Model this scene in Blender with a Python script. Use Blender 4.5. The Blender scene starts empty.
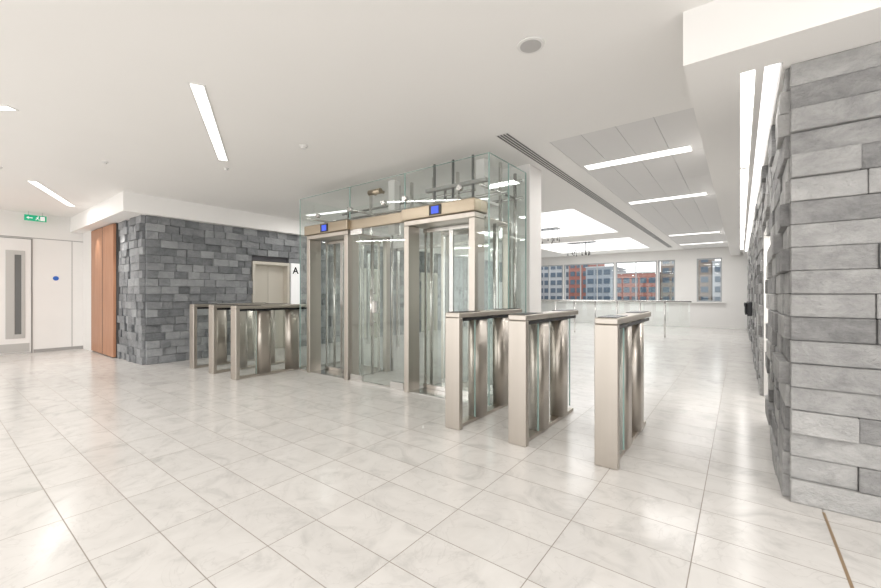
import bpy, math, random
from mathutils import Vector
S=bpy.context.scene
S.view_settings.view_transform='Standard'
S.view_settings.look='None'
S.view_settings.exposure=0.2
random.seed(3)
CZ=2.755; SZ=2.45

# ---------------------------------------------------------------- materials
def mat(name,col=(.8,.8,.8),rough=.5,metal=0.,emit=None,es=0.,spec=.5):
    m=bpy.data.materials.new(name); m.use_nodes=True
    b=m.node_tree.nodes['Principled BSDF']
    b.inputs['Base Color'].default_value=(*col,1)
    b.inputs['Roughness'].default_value=rough
    b.inputs['Metallic'].default_value=metal
    b.inputs['Specular IOR Level'].default_value=spec
    if emit:
        b.inputs['Emission Color'].default_value=(*emit,1); b.inputs['Emission Strength'].default_value=es
    return m
def noisy(m,scale,amt,c1,c2,stretch=(1,1,1),bump=0.,dist=0.01):
    nt=m.node_tree;N=nt.nodes;L=nt.links;b=N['Principled BSDF']
    tc=N.new('ShaderNodeTexCoord');mp=N.new('ShaderNodeMapping');mp.inputs['Scale'].default_value=stretch
    n=N.new('ShaderNodeTexNoise');n.inputs['Scale'].default_value=scale;n.inputs['Detail'].default_value=6
    r=N.new('ShaderNodeValToRGB');r.color_ramp.elements[0].position=.5-amt;r.color_ramp.elements[1].position=.5+amt
    r.color_ramp.elements[0].color=(*c1,1);r.color_ramp.elements[1].color=(*c2,1)
    L.new(tc.outputs['Object'],mp.inputs[0]);L.new(mp.outputs[0],n.inputs['Vector']);L.new(n.outputs[0],r.inputs[0]);L.new(r.outputs[0],b.inputs['Base Color'])
    if bump:
        bp=N.new('ShaderNodeBump');bp.inputs['Strength'].default_value=bump;bp.inputs['Distance'].default_value=dist
        L.new(n.outputs[0],bp.inputs['Height']);L.new(bp.outputs[0],b.inputs['Normal'])
    return m
M_ceil=noisy(mat('ceiling_plaster',rough=.9),1.5,.3,(.885,.87,.85),(.90,.885,.865))
M_white=noisy(mat('white_paint',rough=.7),2,.3,(.80,.785,.765),(.83,.815,.795))
M_offw=mat('panel_white',(.80,.79,.77),.5)
M_metalceil=mat('metal_ceiling_tile',(.74,.73,.72),.55)
M_seam=mat('tile_seam',(.42,.42,.42),.7)
M_trim=mat('grey_trim',(.35,.34,.33),.5)
M_dark=mat('black_plastic',(.015,.015,.017),.25)
M_slot=mat('dark_slot',(.12,.12,.12),.7)
M_steel=noisy(mat('brushed_champagne_steel',rough=.36,metal=1.),8,.25,(.50,.46,.41),(.57,.525,.475),(1,1,.05))
M_bronze=noisy(mat('bronze_steel',rough=.32,metal=1.),8,.25,(.39,.33,.25),(.46,.395,.31),(.1,1,1))
M_chrome=mat('chrome',(.66,.65,.63),.22,1.)
M_wood=noisy(mat('cherry_wood',rough=.45),5,.3,(.36,.165,.09),(.46,.24,.14),(3,3,.4))
M_emit=mat('lamp_diffuser',(1,1,1),.5,emit=(1,.98,.95),es=1.8)
M_sky=mat('luminous_panel',(1,1,1),.5,emit=(1,1,1),es=1.2)
M_blue=mat('blue_display',(.01,.03,.3),.2,emit=(.05,.12,.9),es=.7)
M_bluedot=mat('blue_disc',(.02,.12,.5),.4)
M_green=mat('exit_green',(.0,.35,.18),.4,emit=(.0,.5,.25),es=.3)
M_signw=mat('sign_white',(.9,.9,.9),.4,emit=(1,1,1),es=.2)
M_lift=mat('lift_cream_steel',(.66,.62,.545),.4,.2)
M_stoneback=mat('stone_backing',(.12,.12,.13),.9)

def glassmat(name,tint=(.95,.978,.968)):
    m=bpy.data.materials.new(name);m.use_nodes=True;nt=m.node_tree;N=nt.nodes;L=nt.links
    for n in list(N):
        if n.type!='OUTPUT_MATERIAL':N.remove(n)
    out=[n for n in N if n.type=='OUTPUT_MATERIAL'][0]
    t=N.new('ShaderNodeBsdfTransparent');t.inputs[0].default_value=(*tint,1)
    g=N.new('ShaderNodeBsdfGlossy');g.inputs['Roughness'].default_value=.01;g.inputs[0].default_value=(.95,1,.98,1)
    f=N.new('ShaderNodeLayerWeight');f.inputs[0].default_value=.5
    p=N.new('ShaderNodeMath');p.operation='POWER';p.inputs[1].default_value=4.
    q=N.new('ShaderNodeMath');q.operation='MULTIPLY_ADD';q.inputs[1].default_value=.8;q.inputs[2].default_value=.08
    mx=N.new('ShaderNodeMixShader')
    L.new(f.outputs['Facing'],p.inputs[0]);L.new(p.outputs[0],q.inputs[0])
    L.new(q.outputs[0],mx.inputs[0]);L.new(t.outputs[0],mx.inputs[1]);L.new(g.outputs[0],mx.inputs[2]);L.new(mx.outputs[0],out.inputs[0])
    return m
M_glass=glassmat('clear_glass')
M_edge=mat('glass_edge',(.30,.43,.40),.2)

def stonemat(name,a,b_,tv,nv,off):
    m=bpy.data.materials.new(name);m.use_nodes=True;nt=m.node_tree;N=nt.nodes;L=nt.links;b=N['Principled BSDF']
    b.inputs['Roughness'].default_value=.65
    at=N.new('ShaderNodeAttribute');at.attribute_name='tint'
    tc=N.new('ShaderNodeTexCoord')
    mp=N.new('ShaderNodeMapping');mp.inputs['Scale'].default_value=(1,1,1.6)
    add=N.new('ShaderNodeVectorMath');add.operation='MULTIPLY_ADD'
    L.new(at.outputs['Fac'],add.inputs[0]);add.inputs[1].default_value=(13,7,9);L.new(tc.outputs['Object'],add.inputs[2])
    L.new(add.outputs[0],mp.inputs[0])
    n=N.new('ShaderNodeTexNoise');n.inputs['Scale'].default_value=7;n.inputs['Detail'].default_value=12;n.inputs['Roughness'].default_value=.72;n.inputs['Distortion'].default_value=.35
    L.new(mp.outputs[0],n.inputs['Vector'])
    n2=N.new('ShaderNodeTexNoise');n2.inputs['Scale'].default_value=60;n2.inputs['Detail'].default_value=6
    L.new(tc.outputs['Object'],n2.inputs['Vector'])
    ma=N.new('ShaderNodeMath');ma.operation='MULTIPLY_ADD';ma.inputs[1].default_value=tv
    L.new(at.outputs['Fac'],ma.inputs[0]);
    mb_=N.new('ShaderNodeMath');mb_.operation='MULTIPLY_ADD';mb_.inputs[1].default_value=nv;mb_.inputs[2].default_value=off
    L.new(n.outputs[0],mb_.inputs[0]);L.new(mb_.outputs[0],ma.inputs[2])
    r=N.new('ShaderNodeValToRGB');r.color_ramp.elements[0].color=(*a,1);r.color_ramp.elements[1].color=(*b_,1)
    L.new(ma.outputs[0],r.inputs[0]);
    L.new(r.outputs[0],b.inputs['Base Color'])
    s=N.new('ShaderNodeMath');s.operation='MULTIPLY_ADD';s.inputs[1].default_value=.35;L.new(n2.outputs[0],s.inputs[0]);L.new(n.outputs[0],s.inputs[2])
    bp=N.new('ShaderNodeBump');bp.inputs['Strength'].default_value=.75;bp.inputs['Distance'].default_value=.03
    L.new(s.outputs[0],bp.inputs['Height']);L.new(bp.outputs[0],b.inputs['Normal'])
    return m
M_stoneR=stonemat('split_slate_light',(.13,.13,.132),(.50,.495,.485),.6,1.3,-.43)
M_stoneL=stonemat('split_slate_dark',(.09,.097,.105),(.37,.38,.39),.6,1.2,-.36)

def floormat():
    m=bpy.data.materials.new('marble_tiles');m.use_nodes=True;nt=m.node_tree;N=nt.nodes;L=nt.links;b=N['Principled BSDF']
    tc=N.new('ShaderNodeTexCoord')
    mp=N.new('ShaderNodeMapping');mp.inputs['Location'].default_value=(.170,.08,0)
    L.new(tc.outputs['Object'],mp.inputs[0])
    br=N.new('ShaderNodeTexBrick');br.offset=0;br.inputs['Scale'].default_value=1
    br.inputs['Brick Width'].default_value=.521;br.inputs['Row Height'].default_value=.262;br.inputs['Mortar Size'].default_value=.0024;br.inputs['Mortar Smooth'].default_value=.1
    br.inputs['Bias'].default_value=0
    br.inputs['Color1'].default_value=(0,0,0,1);br.inputs['Color2'].default_value=(1,1,1,1);br.inputs['Mortar'].default_value=(.5,.5,.5,1)
    L.new(mp.outputs[0],br.inputs[0])
    ad=N.new('ShaderNodeVectorMath');ad.operation='MULTIPLY_ADD';ad.inputs[1].default_value=(9,5,3)
    L.new(br.outputs['Color'],ad.inputs[0]);L.new(tc.outputs['Object'],ad.inputs[2])
    n=N.new('ShaderNodeTexNoise');n.inputs['Scale'].default_value=3.4;n.inputs['Detail'].default_value=9;n.inputs['Distortion'].default_value=1.6;n.inputs['Roughness'].default_value=.6
    L.new(ad.outputs[0],n.inputs['Vector'])
    r=N.new('ShaderNodeValToRGB');e=r.color_ramp.elements
    e[0].position=.30;e[0].color=(.55,.535,.515,1);e[1].position=.62;e[1].color=(.69,.67,.645,1)
    k=e.new(.46);k.color=(.655,.635,.61,1)
    L.new(n.outputs[0],r.inputs[0])
    n3=N.new('ShaderNodeTexNoise');n3.inputs['Scale'].default_value=2.3;n3.inputs['Detail'].default_value=5;n3.inputs['Distortion'].default_value=2.5
    L.new(ad.outputs[0],n3.inputs['Vector'])
    v=N.new('ShaderNodeValToRGB');q=v.color_ramp.elements
    q[0].position=.488;q[0].color=(0,0,0,1);q[1].position=.512;q[1].color=(0,0,0,1);w=q.new(.5);w.color=(1,1,1,1)
    L.new(n3.outputs[0],v.inputs[0])
    vm=N.new('ShaderNodeMath');vm.operation='MULTIPLY';vm.inputs[1].default_value=.25;L.new(v.outputs[0],vm.inputs[0])
    mv=N.new('ShaderNodeMix');mv.data_type='RGBA';L.new(vm.outputs[0],mv.inputs[0]);L.new(r.outputs[0],mv.inputs[6]);mv.inputs[7].default_value=(.45,.43,.41,1)
    mt=N.new('ShaderNodeMix');mt.data_type='RGBA';mt.blend_type='MULTIPLY';mt.inputs[0].default_value=.07
    L.new(mv.outputs[2],mt.inputs[6]);L.new(br.outputs['Color'],mt.inputs[7])
    mm=N.new('ShaderNodeMix');mm.data_type='RGBA';L.new(br.outputs['Fac'],mm.inputs[0]);L.new(mt.outputs[2],mm.inputs[6]);mm.inputs[7].default_value=(.30,.27,.24,1)
    L.new(mm.outputs[2],b.inputs['Base Color'])
    ro=N.new('ShaderNodeMath');ro.operation='MULTIPLY_ADD';ro.inputs[1].default_value=.5;ro.inputs[2].default_value=.18
    L.new(br.outputs['Fac'],ro.inputs[0]);L.new(ro.outputs[0],b.inputs['Roughness'])
    b.inputs['Specular IOR Level'].default_value=.36
    return m
M_floor=floormat()

# ---------------------------------------------------------------- helpers
def link(o,parent=None):
    S.collection.objects.link(o)
    if parent:o.parent=parent
    return o
def mb(name,bx,mats,parent=None,bevel=0.):
    V=[];F=[];I=[]
    flat=(mats is M_glass)
    for t in bx:
        x0,x1,y0,y1,z0,z1=t[:6];k=t[6] if len(t)>6 else 0
        x0,x1=min(x0,x1),max(x0,x1);y0,y1=min(y0,y1),max(y0,y1);z0,z1=min(z0,z1),max(z0,z1)
        n=len(V)
        if flat:   # thin single-sheet glazing
            if (x1-x0)<(y1-y0):
                x=(x0+x1)/2;V+=[(x,y0,z0),(x,y1,z0),(x,y1,z1),(x,y0,z1)]
            else:
                y=(y0+y1)/2;V+=[(x0,y,z0),(x1,y,z0),(x1,y,z1),(x0,y,z1)]
            F.append((n,n+1,n+2,n+3));I.append(0);continue
        V+=[(x0,y0,z0),(x1,y0,z0),(x1,y1,z0),(x0,y1,z0),(x0,y0,z1),(x1,y0,z1),(x1,y1,z1),(x0,y1,z1)]
        F+=[(n,n+3,n+2,n+1),(n+4,n+5,n+6,n+7),(n,n+1,n+5,n+4),(n+1,n+2,n+6,n+5),(n+2,n+3,n+7,n+6),(n+3,n,n+4,n+7)]
        I+=[k]*6
    me=bpy.data.meshes.new(name);me.from_pydata(V,[],F)
    if not isinstance(mats,(list,tuple)):mats=[mats]
    for m in mats:me.materials.append(m)
    for p,i in zip(me.polygons,I):p.material_index=i
    o=link(bpy.data.objects.new(name,me),parent)
    if bevel:
        b=o.modifiers.new('bevel','BEVEL');b.width=bevel;b.segments=2;b.limit_method='ANGLE'
    return o
def cyl(name,p0,p1,r,m,parent=None,seg=24,r2=None):
    p0=Vector(p0);p1=Vector(p1);d=(p1-p0);z=d.normalized()
    x=z.orthogonal().normalized();y=z.cross(x);V=[];F=[]
    for i in range(seg):
        a=2*math.pi*i/seg;c=x*math.cos(a)+y*math.sin(a)
        V.append(p0+c*r);V.append(p1+c*(r if r2 is None else r2))
    for i in range(seg):
        j=(i+1)%seg;F.append((2*i,2*j,2*j+1,2*i+1))
    F.append([2*i for i in range(seg)][::-1]);F.append([2*i+1 for i in range(seg)])
    me=bpy.data.meshes.new(name);me.from_pydata([tuple(v) for v in V],[],F);me.materials.append(m)
    for p in me.polygons[:seg]:p.use_smooth=True
    return link(bpy.data.objects.new(name,me),parent)
def stadium(name,cx,y0,y1,r,z0,z1,m,parent,seg=14):
    P=[]
    for i in range(seg+1):
        a=math.pi*i/seg;P.append((cx+r*math.cos(a),y1-r+r*math.sin(a)))
    for i in range(seg+1):
        a=math.pi+math.pi*i/seg;P.append((cx+r*math.cos(a),y0+r+r*math.sin(a)))
    n=len(P);V=[(x,y,z0) for x,y in P]+[(x,y,z1) for x,y in P]
    F=[(i,(i+1)%n,n+(i+1)%n,n+i) for i in range(n)]+[list(range(n))[::-1],list(range(n,2*n))]
    me=bpy.data.meshes.new(name);me.from_pydata(V,[],F);me.materials.append(m)
    for p in me.polygons[:n]:p.use_smooth=True
    return link(bpy.data.objects.new(name,me),parent)
def empty(name,loc=(0,0,0),rz=0):
    o=bpy.data.objects.new(name,None);o.location=loc;o.rotation_euler=(0,0,rz);o.empty_display_size=.1
    return link(o)
def area(name,loc,sx,sy,power,rot=(0,0,0),col=(1,.975,.945)):
    l=bpy.data.lights.new(name,'AREA');l.shape='RECTANGLE';l.size=sx;l.size_y=sy;l.energy=power;l.color=col
    o=bpy.data.objects.new(name,l);o.location=loc;o.rotation_euler=rot;return link(o)
def text(name,s,size,loc,rot,m,parent=None):
    c=bpy.data.curves.new(name,'FONT');c.body=s;c.size=size;c.align_x='CENTER';c.align_y='CENTER';c.extrude=.001;c.offset=.005
    c.materials.append(m);o=bpy.data.objects.new(name,c);o.location=loc;o.rotation_euler=rot;return link(o,parent)

def stones(name,O,U,Nn,length,height,rowh,lmin,lmax,prot,m,holes=(),seed=1,parent=None,back=.03):
    rnd=random.Random(seed);O=Vector(O);U=Vector(U);Nn=Vector(Nn);V=[];F=[];T=[]
    rows=max(1,round(height/rowh));rh=height/rows
    for k in range(rows):
        z0=k*rh;z1=(k+1)*rh;s=0.
        while s<length-1e-4:
            e=s+rnd.uniform(lmin,lmax)
            if length-e<lmin*.6:e=length
            segs=[(s,e)]
            for (a,b,zt) in holes:
                if z0<zt-1e-3:
                    ns=[]
                    for (p,q) in segs:
                        if q<=a or p>=b:ns.append((p,q))
                        else:
                            if p<a:ns.append((p,a))
                            if q>b:ns.append((b,q))
                    segs=ns
            pr=rnd.choice([0,.25,.5,.75,1.])*prot+rnd.uniform(0,.006);t=rnd.random()
            for (p,q) in segs:
                if q-p<.01:continue
                g=.0012;n=len(V)
                tilt=rnd.uniform(-.004,.004)
                for (ss,pp) in ((p+g,pr+tilt),(q-g,pr-tilt)):
                    for zz in (z0+g,z1-g):
                        V.append(O+U*ss+Nn*(pp+.004)+Vector((0,0,zz)))
                        V.append(O+U*ss-Nn*back+Vector((0,0,zz)))
                F+=[(n,n+4,n+6,n+2),(n+1,n+3,n+7,n+5),(n,n+1,n+5,n+4),(n+2,n+6,n+7,n+3),(n,n+2,n+3,n+1),(n+4,n+5,n+7,n+6)]
                T+=[t]*6
            s=e
    me=bpy.data.meshes.new(name);me.from_pydata([tuple(v) for v in V],[],F);me.materials.append(m)
    at=me.attributes.new('tint','FLOAT','FACE')
    for i,t in enumerate(T):at.data[i].value=t
    me.validate();me.update()
    o=link(bpy.data.objects.new(name,me),parent)
    bv=o.modifiers.new('bevel','BEVEL');bv.width=.004;bv.segments=1
    return o

# ---------------------------------------------------------------- shell
XL=-11.16; XR=.223; YB=16.5
mb('floor',[(-12,6,-6,17,-.1,0)],M_floor)
mb('trim_1',[(.346,.358,-5,2.9,0,.0015)],mat('brass_strip',(.42,.30,.19),.4,.6))
lum=[(-5.6,-2.5,7.4,10.9),(-5.6,-2.5,12.1,15.3)]
cb=[(-12,6,-6,4.0,CZ,CZ+.1),(-12,-1.6,4.0,7.4,CZ,CZ+.1),(-12,-5.6,7.4,17,CZ,CZ+.1),(-2.5,-1.6,7.4,17,CZ,CZ+.1),
    (-5.6,-2.5,10.9,12.1,CZ,CZ+.1),(-5.6,-2.5,15.3,17,CZ,CZ+.1),(-.3,6,4,17,CZ,CZ+.1)]
mb('ceiling',cb,M_ceil)
tiles=[];y=4.0
while y<16.5:
    x=-1.6
    while x<-.31:
        tiles.append((x+.002,min(x+.325,-.3)-.002,y+.002,min(y+1.2,16.5)-.002,CZ+.003,CZ+.03))
        x+=.325
    y+=1.2
tiles.append((-1.6,-.3,4,17,CZ+.012,CZ+.1,1))
mb('metal_tile_ceiling',tiles,[M_metalceil,M_seam])
mb('ceiling_bulkhead_right',[(-.258,.0,2.61,17,SZ,CZ),(.0,6,2.61,2.9,SZ,CZ),(.07,.11,2.9,17,SZ,CZ),(.0,.07,2.9,17,SZ+.06,CZ),(.11,.19,2.9,17,SZ+.12,CZ),(.19,.4,2.9,17,SZ,CZ),(.4,6,2.9,3.1,SZ,CZ)],M_ceil)
mb('ceiling_bulkhead_left',[(-12,-7.6,1.9,17,SZ,CZ)],M_ceil)
for i,(a,b) in enumerate([(3.0,5.2),(5.4,7.6),(7.8,10.),(10.2,12.4),(12.6,14.8)]):
    mb('soffit_strip_light',[(.005,.065,a,b,SZ+.03,SZ+.058)],M_emit)
    area('soffit_lamp',(.035,(a+b)/2,SZ+.02),.05,b-a,3.5)
mb('cove_light',[(.12,.18,3.0,16.4,SZ+.1,SZ+.118)],M_sky)
for (a,b,c,d) in lum:
    e=empty('luminous_ceiling_panel')
    mb('diffuser',[(a,b,c,d,CZ+.02,CZ+.06)],M_sky,e)
    mb('division',[(a+(b-a)*k/3-.01,a+(b-a)*k/3+.01,c,d,CZ+.01,CZ+.02) for k in (1,2)],M_offw,e)
vb=[(-1.97,-1.83,3.5,15.5,CZ-.003,CZ-.001,0)]
for i in range(4):
    x=-1.955+i*.033
    vb.append((x,x+.016,3.52,15.48,CZ-.006,CZ-.002,1))
mb('linear_air_vent',vb,[M_offw,M_slot])

def strip(p,q,w,z,power,name='ceiling_strip_light'):
    p=Vector((*p,0));q=Vector((*q,0));L=(q-p).length;a=math.atan2(q.y-p.y,q.x-p.x);c=(p+q)/2
    e=empty(name,(c.x,c.y,z),a)
    mb('frame',[(-L/2-.012,L/2+.012,-w/2-.012,-w/2,-.006,0),(-L/2-.012,L/2+.012,w/2,w/2+.012,-.006,0),(-L/2-.012,-L/2,-w/2,w/2,-.006,0),(L/2,L/2+.012,-w/2,w/2,-.006,0)],M_offw,e)
    mb('diffuser',[(-L/2,L/2,-w/2,w/2,-.004,-.0005)],M_emit,e)
    area('strip_lamp',(c.x,c.y,z-.012),L,w,power,(0,0,a))
strip((-3.29,1.27),(-4.90,2.18),.09,CZ,10)
strip((-7.96,.955),(-9.65,1.66),.10,CZ,8)
strip((-4.97,.476),(-6.1,-.38),.07,CZ,10)
strip((-7.0,4.75),(-5.9,4.95),.12,CZ,14)
# unseen strips added behind and beside the viewpoint, brightening the ceiling by floor bounce
for p,q in (((-1.2,-1.2),(.3,-1.7)),((-4.0,-2.4),(-5.6,-1.6)),((-7.6,-1.6),(-9.2,-.9)),((1.4,1.3),(2.9,.8)),((-1.6,-3.4),(0,-4.0)),((-6.5,-4.2),(-8.,-3.6))):
    strip(p,q,.1,CZ,48)
for yy in (5.1,7.55,12.4,14.9):
    strip((-1.55,yy),(-.43,yy),.2,CZ+.004,14)

def disc(name,x,y,r,h,z=CZ,m=M_offw,grille=False):
    e=empty(name,(x,y,z))
    cyl('rim',(0,0,-h),(0,0,0),r,m,e,r2=r*1.06)
    if grille:
        cyl('grille',(0,0,-h-.002),(0,0,-h),r*.8,mat('speaker_mesh',(.5,.49,.48),.7),e)
    else:
        cyl('sensor',(0,0,-h-.018),(0,0,-h),r*.55,m,e,r2=r*.7)
disc('ceiling_speaker',-1.07,2.365,.083,.008,grille=True)
for x,y in ((-3.75,2.5),(-6.1,1.35),(-5.2,2.35),(-7.4,.6)):
    disc('smoke_detector',x,y,.03 if x!=-3.75 else .045,.012)

# ---------------- right stone wall
mb('wall_right',[(XR+.05,XR+3.8,3.02,4.58,0,SZ),(XR+.05,XR+3.8,5.82,YB,0,SZ),(XR+.05,XR+3.8,4.58,5.82,1.87,SZ),(XR+.4,XR+3.8,4.58,5.82,0,1.87)],M_stoneback)
RH=SZ/19
stones('stone_cladding_right',(XR,2.965,0),(1,0,0),(0,-1,0),3.4,SZ,RH,.22,.55,.035,M_stoneR,seed=5)
stones('stone_cladding_side',(XR,2.997,0),(0,1,0),(-1,0,0),YB-3.01,SZ,RH,.22,.6,.04,M_stoneR,holes=[(1.59,2.82,RH*14.4)],seed=8)
e=empty('door_1')
mb('frame',[(XR-.01,XR+.36,4.59,4.62,0,1.85),(XR-.01,XR+.36,5.78,5.81,0,1.85),(XR-.01,XR+.36,4.62,5.78,1.82,1.85)],M_white,e)
mb('leaf',[(XR+.3,XR+.34,4.62,5.78,.005,1.82)],M_white,e)
area('doorway_lamp',(XR+.15,5.2,1.80),.2,.9,9)
for yy in (8.6,9.3):
    e=empty('wall_telephone',(XR-.06,yy,.0))
    mb('case',[(-.07,.0,0,.22,.78,1.02)],M_dark,e,.012)
    mb('handset',[(-.10,-.07,.03,.08,.80,1.0),(-.11,-.07,.03,.08,.94,1.0)],M_dark,e,.01)

# ---------------- left stone wall with lifts
LX=-7.77
liftd=[(4.0,4.80),(6.6,7.4),(9.2,10.0),(11.8,12.6)]
RHL=SZ/19
hz=1.82
wb=[];prev=2.25
for a,b in liftd:
    wb.append((LX-1.15,LX-.05,prev,a,0,SZ));wb.append((LX-1.15,LX-.05,a,b,hz+.02,SZ));wb.append((LX-1.15,LX-.4,a,b,0,hz+.02));prev=b
wb.append((LX-1.15,LX-.05,prev,YB,0,SZ))
mb('wall_left_core',wb,M_stoneback)
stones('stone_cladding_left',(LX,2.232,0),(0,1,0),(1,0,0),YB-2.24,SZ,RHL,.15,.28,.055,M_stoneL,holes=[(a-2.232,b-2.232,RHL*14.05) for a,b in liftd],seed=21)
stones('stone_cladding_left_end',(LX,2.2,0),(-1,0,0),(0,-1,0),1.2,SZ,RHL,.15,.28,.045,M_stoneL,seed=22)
for a,b in liftd:
    e=empty('lift_door')
    mb('frame',[(LX-.35,LX+.06,a,a+.05,0,hz),(LX-.35,LX+.06,b-.05,b,0,hz),(LX-.35,LX+.06,a+.05,b-.05,hz-.06,hz)],M_lift,e)
    m_=(a+b)/2
    mb('leaves',[(LX-.13,LX-.1,a+.05,m_-.003,.005,hz-.06),(LX-.13,LX-.1,m_+.003,b-.05,.005,hz-.06)],M_lift,e)
for (a,b),ch in zip(liftd[:1],'A'):
    e=empty('lift_sign',(LX+.075,b+.10,0))
    mb('panel',[(0,.03,-.09,.12,.9,1.82)],M_signw,e)
    text('letter',ch,.2,(.034,.01,1.66),(math.pi/2,0,math.pi/2),M_dark,e)

# ---------------- far-left walls
mb('wall_left',[(XL-.2,XL,-6,2.15,0,CZ)],M_white)
mb('wall_left_return',[(XL,-10.5,2.1,2.3,0,SZ)],M_white)
mb('door_wood',[(-10.5,-8.98,2.1,2.14,.02,SZ-.02),(-9.68,-9.675,2.095,2.1,.02,SZ-.02,1)],[M_wood,M_slot])
mb('wall_recess_back',[(-10.5,-9.0,2.15,2.3,0,SZ)],M_slot)
mb('baseboard_left',[(XL,XL+.015,1.36,2.1,0,.06),(XL,XL+.015,-6,.0,0,.06)],M_trim)
mb('trim_2',[(XL,XL+.004,-3,2.1,2.26,2.275),(XL,XL+.004,1.92,1.93,.06,2.26)],M_trim)
M_vis=mat('satin_steel',(.50,.49,.47),.45,.4)
e=empty('door_2',(XL,0,0))
mb('leaf',[(.004,.03,.03,1.32,.03,2.23)],M_white,e)
mb('jamb',[(.0,.012,1.325,1.345,0,2.25),(.0,.012,.005,.025,0,2.25),(.0,.012,.005,1.345,2.235,2.25)],M_trim,e)
mb('kick_plate',[(.03,.034,.06,1.30,.04,.20)],M_vis,e)
mb('vision_frame',[(.03,.04,.98,1.10,.30,2.0),(.03,.04,1.19,1.24,.30,2.0),(.03,.04,1.10,1.19,.30,.38),(.03,.04,1.10,1.19,1.92,2.0)],M_vis,e,.003)
mb('vision_glass',[(.031,.034,1.10,1.19,.38,1.92)],mat('dark_glass',(.13,.13,.125),.2),e)
cyl('blue_fire_disc',(XL,1.68,1.48),(XL+.006,1.68,1.48),.045,M_bluedot,None)
e=empty('exit_sign',(XL+.25,1.22,2.63));e.scale=(1,.8,.8)
mb('plate',[(-.012,.012,-.02,.36,-.07,.07)],M_green,e)
cyl('rod_a',(0,.05,.07),(0,.05,.15),.004,M_chrome,e,8);cyl('rod_b',(0,.29,.07),(0,.29,.15),.004,M_chrome,e,8)
sx=.014
def poly(name,pts,x,m,parent):
    me=bpy.data.meshes.new(name);me.from_pydata([(x,a,b) for a,b in pts],[],[tuple(range(len(pts)))]);me.materials.append(m)
    return link(bpy.data.objects.new(name,me),parent)
poly('door_symbol',[(.25,-.05),(.33,-.05),(.33,.05),(.25,.05)],sx,M_signw,e)
cyl('running_head',(sx-.001,.215,.042),(sx+.001,.215,.042),.011,M_signw,e,12)
poly('running_body',[(.19,-.005),(.21,-.01),(.222,.028),(.202,.03)],sx,M_signw,e)
poly('running_leg_a',[(.19,-.005),(.165,-.045),(.175,-.05),(.205,-.01)],sx,M_signw,e)
poly('running_leg_b',[(.20,-.01),(.225,-.03),(.222,-.052),(.235,-.052),(.238,-.024),(.212,-.002)],sx,M_signw,e)
poly('running_arm',[(.205,.026),(.175,.016),(.172,.0),(.18,.0),(.184,.01),(.21,.018)],sx,M_signw,e)
poly('arrow_shaft',[(.05,-.01),(.12,-.01),(.12,.01),(.05,.01)],sx,M_signw,e)
poly('arrow_head',[(.01,0),(.055,-.035),(.055,.035)],sx,M_signw,e)

# ---------------- back wall & windows
wz0,wz1=.89,2.40
M_wframe=mat('window_frame_grey',(.42,.43,.44),.5)
op=[(-7.3,-6.0),(-5.95,-3.95),(-3.90,-2.47),(-2.42,-1.88),(-1.22,-.5)]
bw=[(-8,.6,YB,YB+.2,0,wz0),(-8,.6,YB,YB+.2,wz1,CZ)]
prev=-8
for a,b in op:
    bw.append((prev,a,YB,YB+.2,wz0,wz1));prev=b
bw.append((prev,.6,YB,YB+.2,wz0,wz1))
mb('wall_back',bw,M_white)
for i,(a,b) in enumerate(op):
    e=empty('window_%d'%(i+1))
    f=.04
    fr=[(a,a+f,YB+.02,YB+.12,wz0,wz1),(b-f,b,YB+.02,YB+.12,wz0,wz1),(a+f,b-f,YB+.02,YB+.12,wz0,wz0+f),(a+f,b-f,YB+.02,YB+.12,wz1-f,wz1)]
    nsub=max(1,round((b-a)/.68))
    for k in range(1,nsub):
        xx=a+(b-a)*k/nsub;fr.append((xx-.014,xx+.014,YB+.04,YB+.12,wz0+f,wz1-f))
    mb('frame',fr,M_wframe,e)
    mb('pane',[(a+f,b-f,YB+.08,YB+.09,wz0+f,wz1-f)],M_glass,e)
mb('window_sill',[(-7.5,-.4,YB-.12,YB,wz0-.04,wz0)],M_white)

# exterior buildings
M_brick=mat('red_brick',(.26,.10,.08),.8);M_ext=mat('grey_facade',(.24,.27,.31),.7);M_wglass=mat('facade_glass',(.04,.07,.11),.3);M_ext2=mat('pale_facade',(.34,.355,.38),.8);M_brown=mat('brown_facade',(.18,.145,.125),.8)
eb=[];rx=random.Random(4);x=-26.
while x<7:
    w=rx.uniform(1.5,3.0);h=rx.uniform(2.6,4.6);yf=28+rx.uniform(0,3);k=rx.choice([1,2,2,4,1,0]) 
    if -13<x<-9.5:k=0
    eb.append((x,x+w-.05,yf,yf+4,-6,h,k))
    nz=int((h+1)/.62);nx=max(2,int(w/.5))
    for i in range(nx):
        for j in range(nz):
            xa=x+.12+i*(w-.2)/nx;za=-.6+j*.62
            if za+.36<h-.1:eb.append((xa,xa+(w-.2)/nx-.14,yf-.04,yf,za,za+.36,3))
    eb.append((x-.02,x+w-.03,yf-.08,yf,h-.08,h,2))
    x+=w
eb.append((-26,8,25,25.4,-6,.75,2))
mb('city_buildings',eb,[M_brick,M_ext,M_ext2,M_wglass,M_brown])

mb('column',[(-2.42,-2.05,4.5,4.86,0,CZ)],M_white,bevel=.004)

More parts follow.
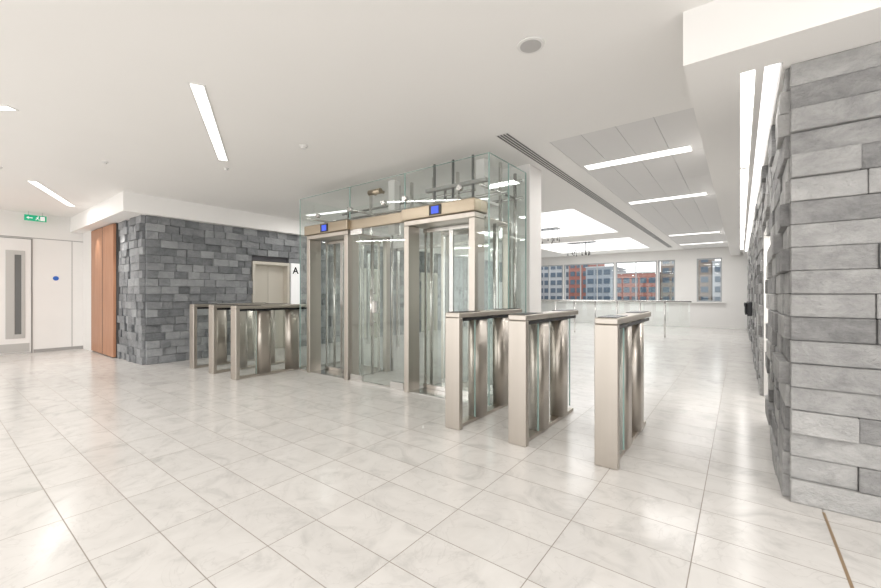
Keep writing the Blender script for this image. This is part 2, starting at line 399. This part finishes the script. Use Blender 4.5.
# ---------------- turnstiles
def turnstile(x,y):
    e=empty('turnstile',(x,y,0))
    w=.15
    mb('end_panel',[(0,w,0,.055,0,.955)],M_steel,e,.006)
    mb('top_rail',[(0,w,0,1.22,.9555,1.0)],M_steel,e,.008)
    mb('reader_glass',[(.015,w-.015,.03,.36,1.0,1.005)],M_dark,e)
    mb('reader_glass_exit',[(.015,w-.015,.86,1.19,1.0,1.005)],M_dark,e)
    mb('base_plate',[(.03,w-.03,.055,1.16,0,.03)],M_steel,e,.004)
    mb('side_glass',[(w-.033,w-.025,.055,.30,.04,.95)],M_glass,e)
    mb('glass_edge',[(w-.034,w-.024,.292,.298,.04,.95),(.07,.08,1.176,1.182,.04,.95)],M_edge,e)
    mb('middle_glass',[(.071,.079,.53,.77,.04,.95)],M_glass,e)
    for k,(a,b) in enumerate(((.31,.53),(.77,.99))):
        stadium('barrier_housing_%d'%(k+1),w/2,a,b,.066,.03,.9555,M_steel,e)
    mb('end_glass',[(.071,.079,.99,1.18,.04,.95)],M_glass,e)
    mb('sensor_strip',[(w-.012,w-.004,.06,1.15,.925,.95),(.004,.012,.06,1.15,.925,.95)],M_dark,e)
for x in (-.79,-1.44,-2.05): turnstile(x,2.766)
for x in (-5.54,-6.22,-6.9): turnstile(x,2.56)

# ---------------- glass security lobby
BX0,BX1,BY0,BY1,BT=-5.34,-2.03,3.5,4.36,2.6
e=empty('glass_security_lobby')
g=.012
mb('glass_front_upper',[(BX0,-4.2,BY0,BY0+g,2.17,BT),(-4.19,-3.2,BY0,BY0+g,2.17,BT),(-3.19,BX1-.015,BY0,BY0+g,2.17,BT),(BX0,-5.14,BY0,BY0+g,.02,2.165),(-2.18,BX1-.015,BY0,BY0+g,.02,2.165)],M_glass,e)
mb('glass_side_right',[(BX1-g,BX1,BY0,BY0+.42,.02,BT),(BX1-g,BX1,BY0+.43,BY1,.02,BT)],M_glass,e)
mb('glass_side_left',[(BX0-g,BX0,BY0+.015,BY1,.02,BT)],M_glass,e)
mb('glass_rear',[(BX0,-3.7,BY1,BY1+g,.02,BT),(-3.69,BX1-.015,BY1,BY1+g,.02,BT)],M_glass,e)
mb('glass_edges',[(BX1-.013,BX1+.001,BY0-.003,BY0,.02,BT),(BX1-.013,BX1+.001,BY0+.42,BY0+.43,.02,BT),(BX1-.013,BX1+.001,BY1,BY1+.004,.02,BT),(BX0,BX1,BY0,BY0+g,BT,BT+.003),(BX1-g,BX1,BY0,BY1,BT,BT+.003),(-4.2,-4.19,BY0,BY0+g,2.17,BT),(-3.2,-3.19,BY0,BY0+g,2.17,BT),(BX0-.012,BX0,BY0,BY0+.006,.02,BT)],M_edge,e)
mb('floor_channel',[(BX0,-5.14,BY0-.01,BY0+.02,0,.03),(-2.18,BX1,BY0-.01,BY0+.02,0,.03),(BX1-.02,BX1+.01,BY0,BY1,0,.03),(BX0-.02,BX0+.01,BY0,BY1,0,.03),(-4.18,-3.2,BY0-.01,BY0+.03,0,.02)],M_chrome,e)
def portal(x0,x1,tag):
    pw=.075;d=.2
    for s,yy in (('front',BY0-.03),('rear',BY1-.16)):
        dd=d if s=='front' else .08
        mb('%s_%s_frame'%(tag,s),[(x0,x0+pw,yy,yy+dd,0,1.96),(x1-pw,x1,yy,yy+dd,0,1.96)],M_steel,e,.006)
        mb('%s_%s_lintel'%(tag,s),[(x0,x1,yy,yy+dd,1.962,2.02)],M_steel,e,.006)
    mb(tag+'_header',[(x0-.02,x1+.02,BY0-.06,BY0+.2,2.022,2.16)],M_bronze,e,.012)
    c=(x0+x1)/2
    mb(tag+'_display',[(c-.085,c+.085,BY0-.066,BY0-.06,2.035,2.145)],M_dark,e)
    mb(tag+'_screen',[(c-.05,c+.05,BY0-.069,BY0-.066,2.05,2.13)],M_blue,e)
    for s,yy in (('f',BY0+.25),('r',BY1-.22)):
        mb('%s_leaf_%s'%(tag,s),[(x0+pw,c-.004,yy,yy+.01,.02,1.95),(c+.004,x1-pw,yy,yy+.01,.02,1.95)],M_glass,e)
        mb('%s_stile_%s'%(tag,s),[(c-.022,c-.004,yy-.01,yy+.02,.02,1.95),(c+.004,c+.022,yy-.01,yy+.02,.02,1.95),(x0+pw+.02,x0+pw+.04,yy-.01,yy+.02,.02,1.95),(x1-pw-.04,x1-pw-.02,yy-.01,yy+.02,.02,1.95)],M_chrome,e)
        mb('%s_rail_%s'%(tag,s),[(x0+pw,x1-pw,yy-.012,yy+.022,1.91,1.96),(x0+pw,x1-pw,yy-.012,yy+.022,.01,.06)],M_chrome,e)
    mb(tag+'_tunnel_glass',[(x0+.03,x0+.04,BY0+.2,BY1-.16,.02,1.95),(x1-.04,x1-.03,BY0+.2,BY1-.16,.02,1.95)],M_glass,e)
    for k,xx in enumerate((x0+.035,x1-.035)):
        cyl('%s_guide_post_%d'%(tag,k),(xx,BY0+.45,.0),(xx,BY0+.45,1.96),.02,M_chrome,e,16)
    mb(tag+'_threshold',[(x0+pw,x1-pw,BY0,BY1,0,.008)],M_chrome,e)
    mb(tag+'_roof',[(x0,x1,BY0+.2,BY1-.08,1.98,2.0)],M_steel,e)
portal(-5.13,-4.20,'left_portal');portal(-3.18,-2.19,'right_portal')
mb('pass_door_glass',[(-4.17,-3.21,BY0+.01,BY0+.022,.025,2.0)],M_glass,e)
mb('pass_door_rail',[(-4.19,-3.19,BY0-.01,BY0+.04,2.02,2.15)],M_bronze,e,.01)
mb('pass_door_patch',[(-4.17,-3.95,BY0-.005,BY0+.03,.02,.09),(-3.43,-3.21,BY0-.005,BY0+.03,.02,.09),(-4.17,-3.95,BY0-.005,BY0+.03,1.95,2.02)],M_chrome,e)
cyl('pass_door_handle',(-3.72,BY0-.05,.75),(-3.72,BY0-.05,1.22),.014,M_chrome,e)
for z in (.8,1.17):cyl('handle_stub_%d'%int(z*100),(-3.72,BY0-.05,z),(-3.72,BY0+.02,z),.01,M_chrome,e)
mb('pass_door_lock',[(-3.77,-3.67,BY0-.012,BY0+.035,.92,1.07)],M_chrome,e,.005)
for x in (-4.9,-4.19,-3.55,-3.19,-2.4):
    cyl('patch_fitting_%d'%int(-x*100),(x,BY0-.02,2.3),(x,BY0+.03,2.3),.03,M_chrome,e)
cyl('hinge_drum',(-3.75,BY0-.05,2.44),(-3.55,BY0-.05,2.44),.035,M_bronze,e)
for x in (-3.72,-3.58):cyl('drum_stub_%d'%int(-x*100),(x,BY0-.05,2.44),(x,BY0+.03,2.44),.02,M_bronze,e)
for z,yy in ((2.3,BY0+.45),(2.3,BY1-.05),(2.5,BY1-.05)):
    cyl('tie_tube_%d_%d'%(int(yy*100),int(z*100)),(BX0,yy,z),(BX1-.02,yy,z),.018,M_chrome,e)
for x in (-5.2,-4.19,-3.19,-2.15):
    cyl('cross_tube_%d'%int(-x*100),(x,BY0+.02,2.3),(x,BY1,2.3),.016,M_chrome,e)
    cyl('post_tube_%d'%int(-x*100),(x,BY1-.05,0),(x,BY1-.05,2.6),.02,M_chrome,e)
for x in (-4.6,-4.0,-3.75,-3.35,-2.95,-2.6,-2.32):
    mb('hanger_rail_%d'%int(-x*100),[(x-.014,x+.014,BY1-.12,BY1-.08,2.02,CZ)],M_chrome,e)
for x in (-3.9,-2.45):
    mb('motor_column_%d'%int(-x*100),[(x-.06,x+.06,BY0+.5,BY0+.6,2.0,CZ)],M_white,e)
# gear rail with steel motor drums over the right portal
mb('gear_rail',[(-3.12,-2.25,BY0+.30,BY0+.36,2.42,2.46)],M_trim,e)
for i,x in enumerate((-3.0,-2.72,-2.44)):
    mb('gear_hanger_%d'%(i+1),[(x-.012,x+.012,BY0+.32,BY0+.34,2.19,2.42),(x-.012,x+.012,BY0+.32,BY0+.34,2.46,CZ)],M_slot,e)
cyl('gear_motor',(-2.98,BY0+.33,2.26),(-2.62,BY0+.33,2.26),.045,M_chrome,e)
mb('header_service_box',[(-4.1,-2.2,BY0+.26,BY0+.5,2.16,2.19)],M_white,e)

# ---------------- background
e=empty('glass_partition')
for i in range(4):
    x=-6.9+i*.95
    mb('panel_%d'%i,[(x+.02,x+.93,6.3,6.31,.05,2.1)],M_glass,e)
    mb('mullion_%d'%i,[(x-.02,x+.02,6.27,6.34,0,2.15)],M_chrome,e)
mb('mullion_end',[(-3.12,-3.08,6.27,6.34,0,2.15)],M_chrome,e)
mb('head_rail',[(-6.92,-3.08,6.27,6.34,2.1,2.16)],M_chrome,e)
e=empty('directory_totem',(-3.05,5.6,0))
mb('blade',[(-.13,.13,0,.05,.03,1.35)],M_signw,e,.005)
mb('foot',[(-.17,.17,-.07,.12,0,.03)],M_chrome,e)

def pendant(x,y):
    e=empty('pendant_chandelier',(x,y,CZ+.02))
    mb('canopy',[(-.45,.45,-.2,.2,-.03,0)],M_chrome,e)
    rnd=random.Random(int(y*7))
    for i in range(18):
        px=rnd.uniform(-.42,.42);py=rnd.uniform(-.18,.18);l=rnd.uniform(.25,.4)
        cyl('rod_%d'%i,(px,py,-.03),(px,py,-l),.004,M_dark,e,6)
        cyl('drop_%d'%i,(px,py,-l-.05),(px,py,-l),.012,M_dark,e,8)
pendant(-3.9,12.4);pendant(-3.9,9.3)
e=empty('glass_balustrade')
for i in range(10):
    x=-7.0+i*.6
    mb('panel_%d'%i,[(x+.03,x+.57,12.0,12.012,.08,.93)],M_glass,e)
    cyl('post_%d'%i,(x,12.006,0),(x,12.006,.95),.018,M_chrome,e)
cyl('handrail',(-7.02,12.006,.96),(-1.0,12.006,.96),.02,M_chrome,e)

# ---------------- lighting
W=bpy.data.worlds.new('World');S.world=W;W.use_nodes=True
bg=W.node_tree.nodes['Background'];bg.inputs[0].default_value=(1,.99,.98,1);bg.inputs[1].default_value=1.95
def spot(name,loc,power,ang=70):
    l=bpy.data.lights.new(name,'SPOT');l.energy=power;l.spot_size=math.radians(ang);l.spot_blend=.8;l.shadow_soft_size=.04;l.color=(1,.96,.9)
    o=bpy.data.objects.new(name,l);o.location=loc;return link(o)
spot('downlight_lamp',(-8.6,1.97,SZ-.02),45)
spot('downlight_lamp',(-10,1.97,SZ-.02),25)
for (a,b,c,d) in lum:
    area('well_lamp',((a+b)/2,(c+d)/2,CZ+.005),b-a-.1,d-c-.1,45,col=(1,1,1))

cam=bpy.data.cameras.new('camera');cam.sensor_width=36;cam.lens=395/881*36;cam.clip_start=.05
c=bpy.data.objects.new('camera',cam);c.location=(0,0,1.16);c.rotation_euler=(math.pi/2,0,math.radians(37.2));link(c);S.camera=c
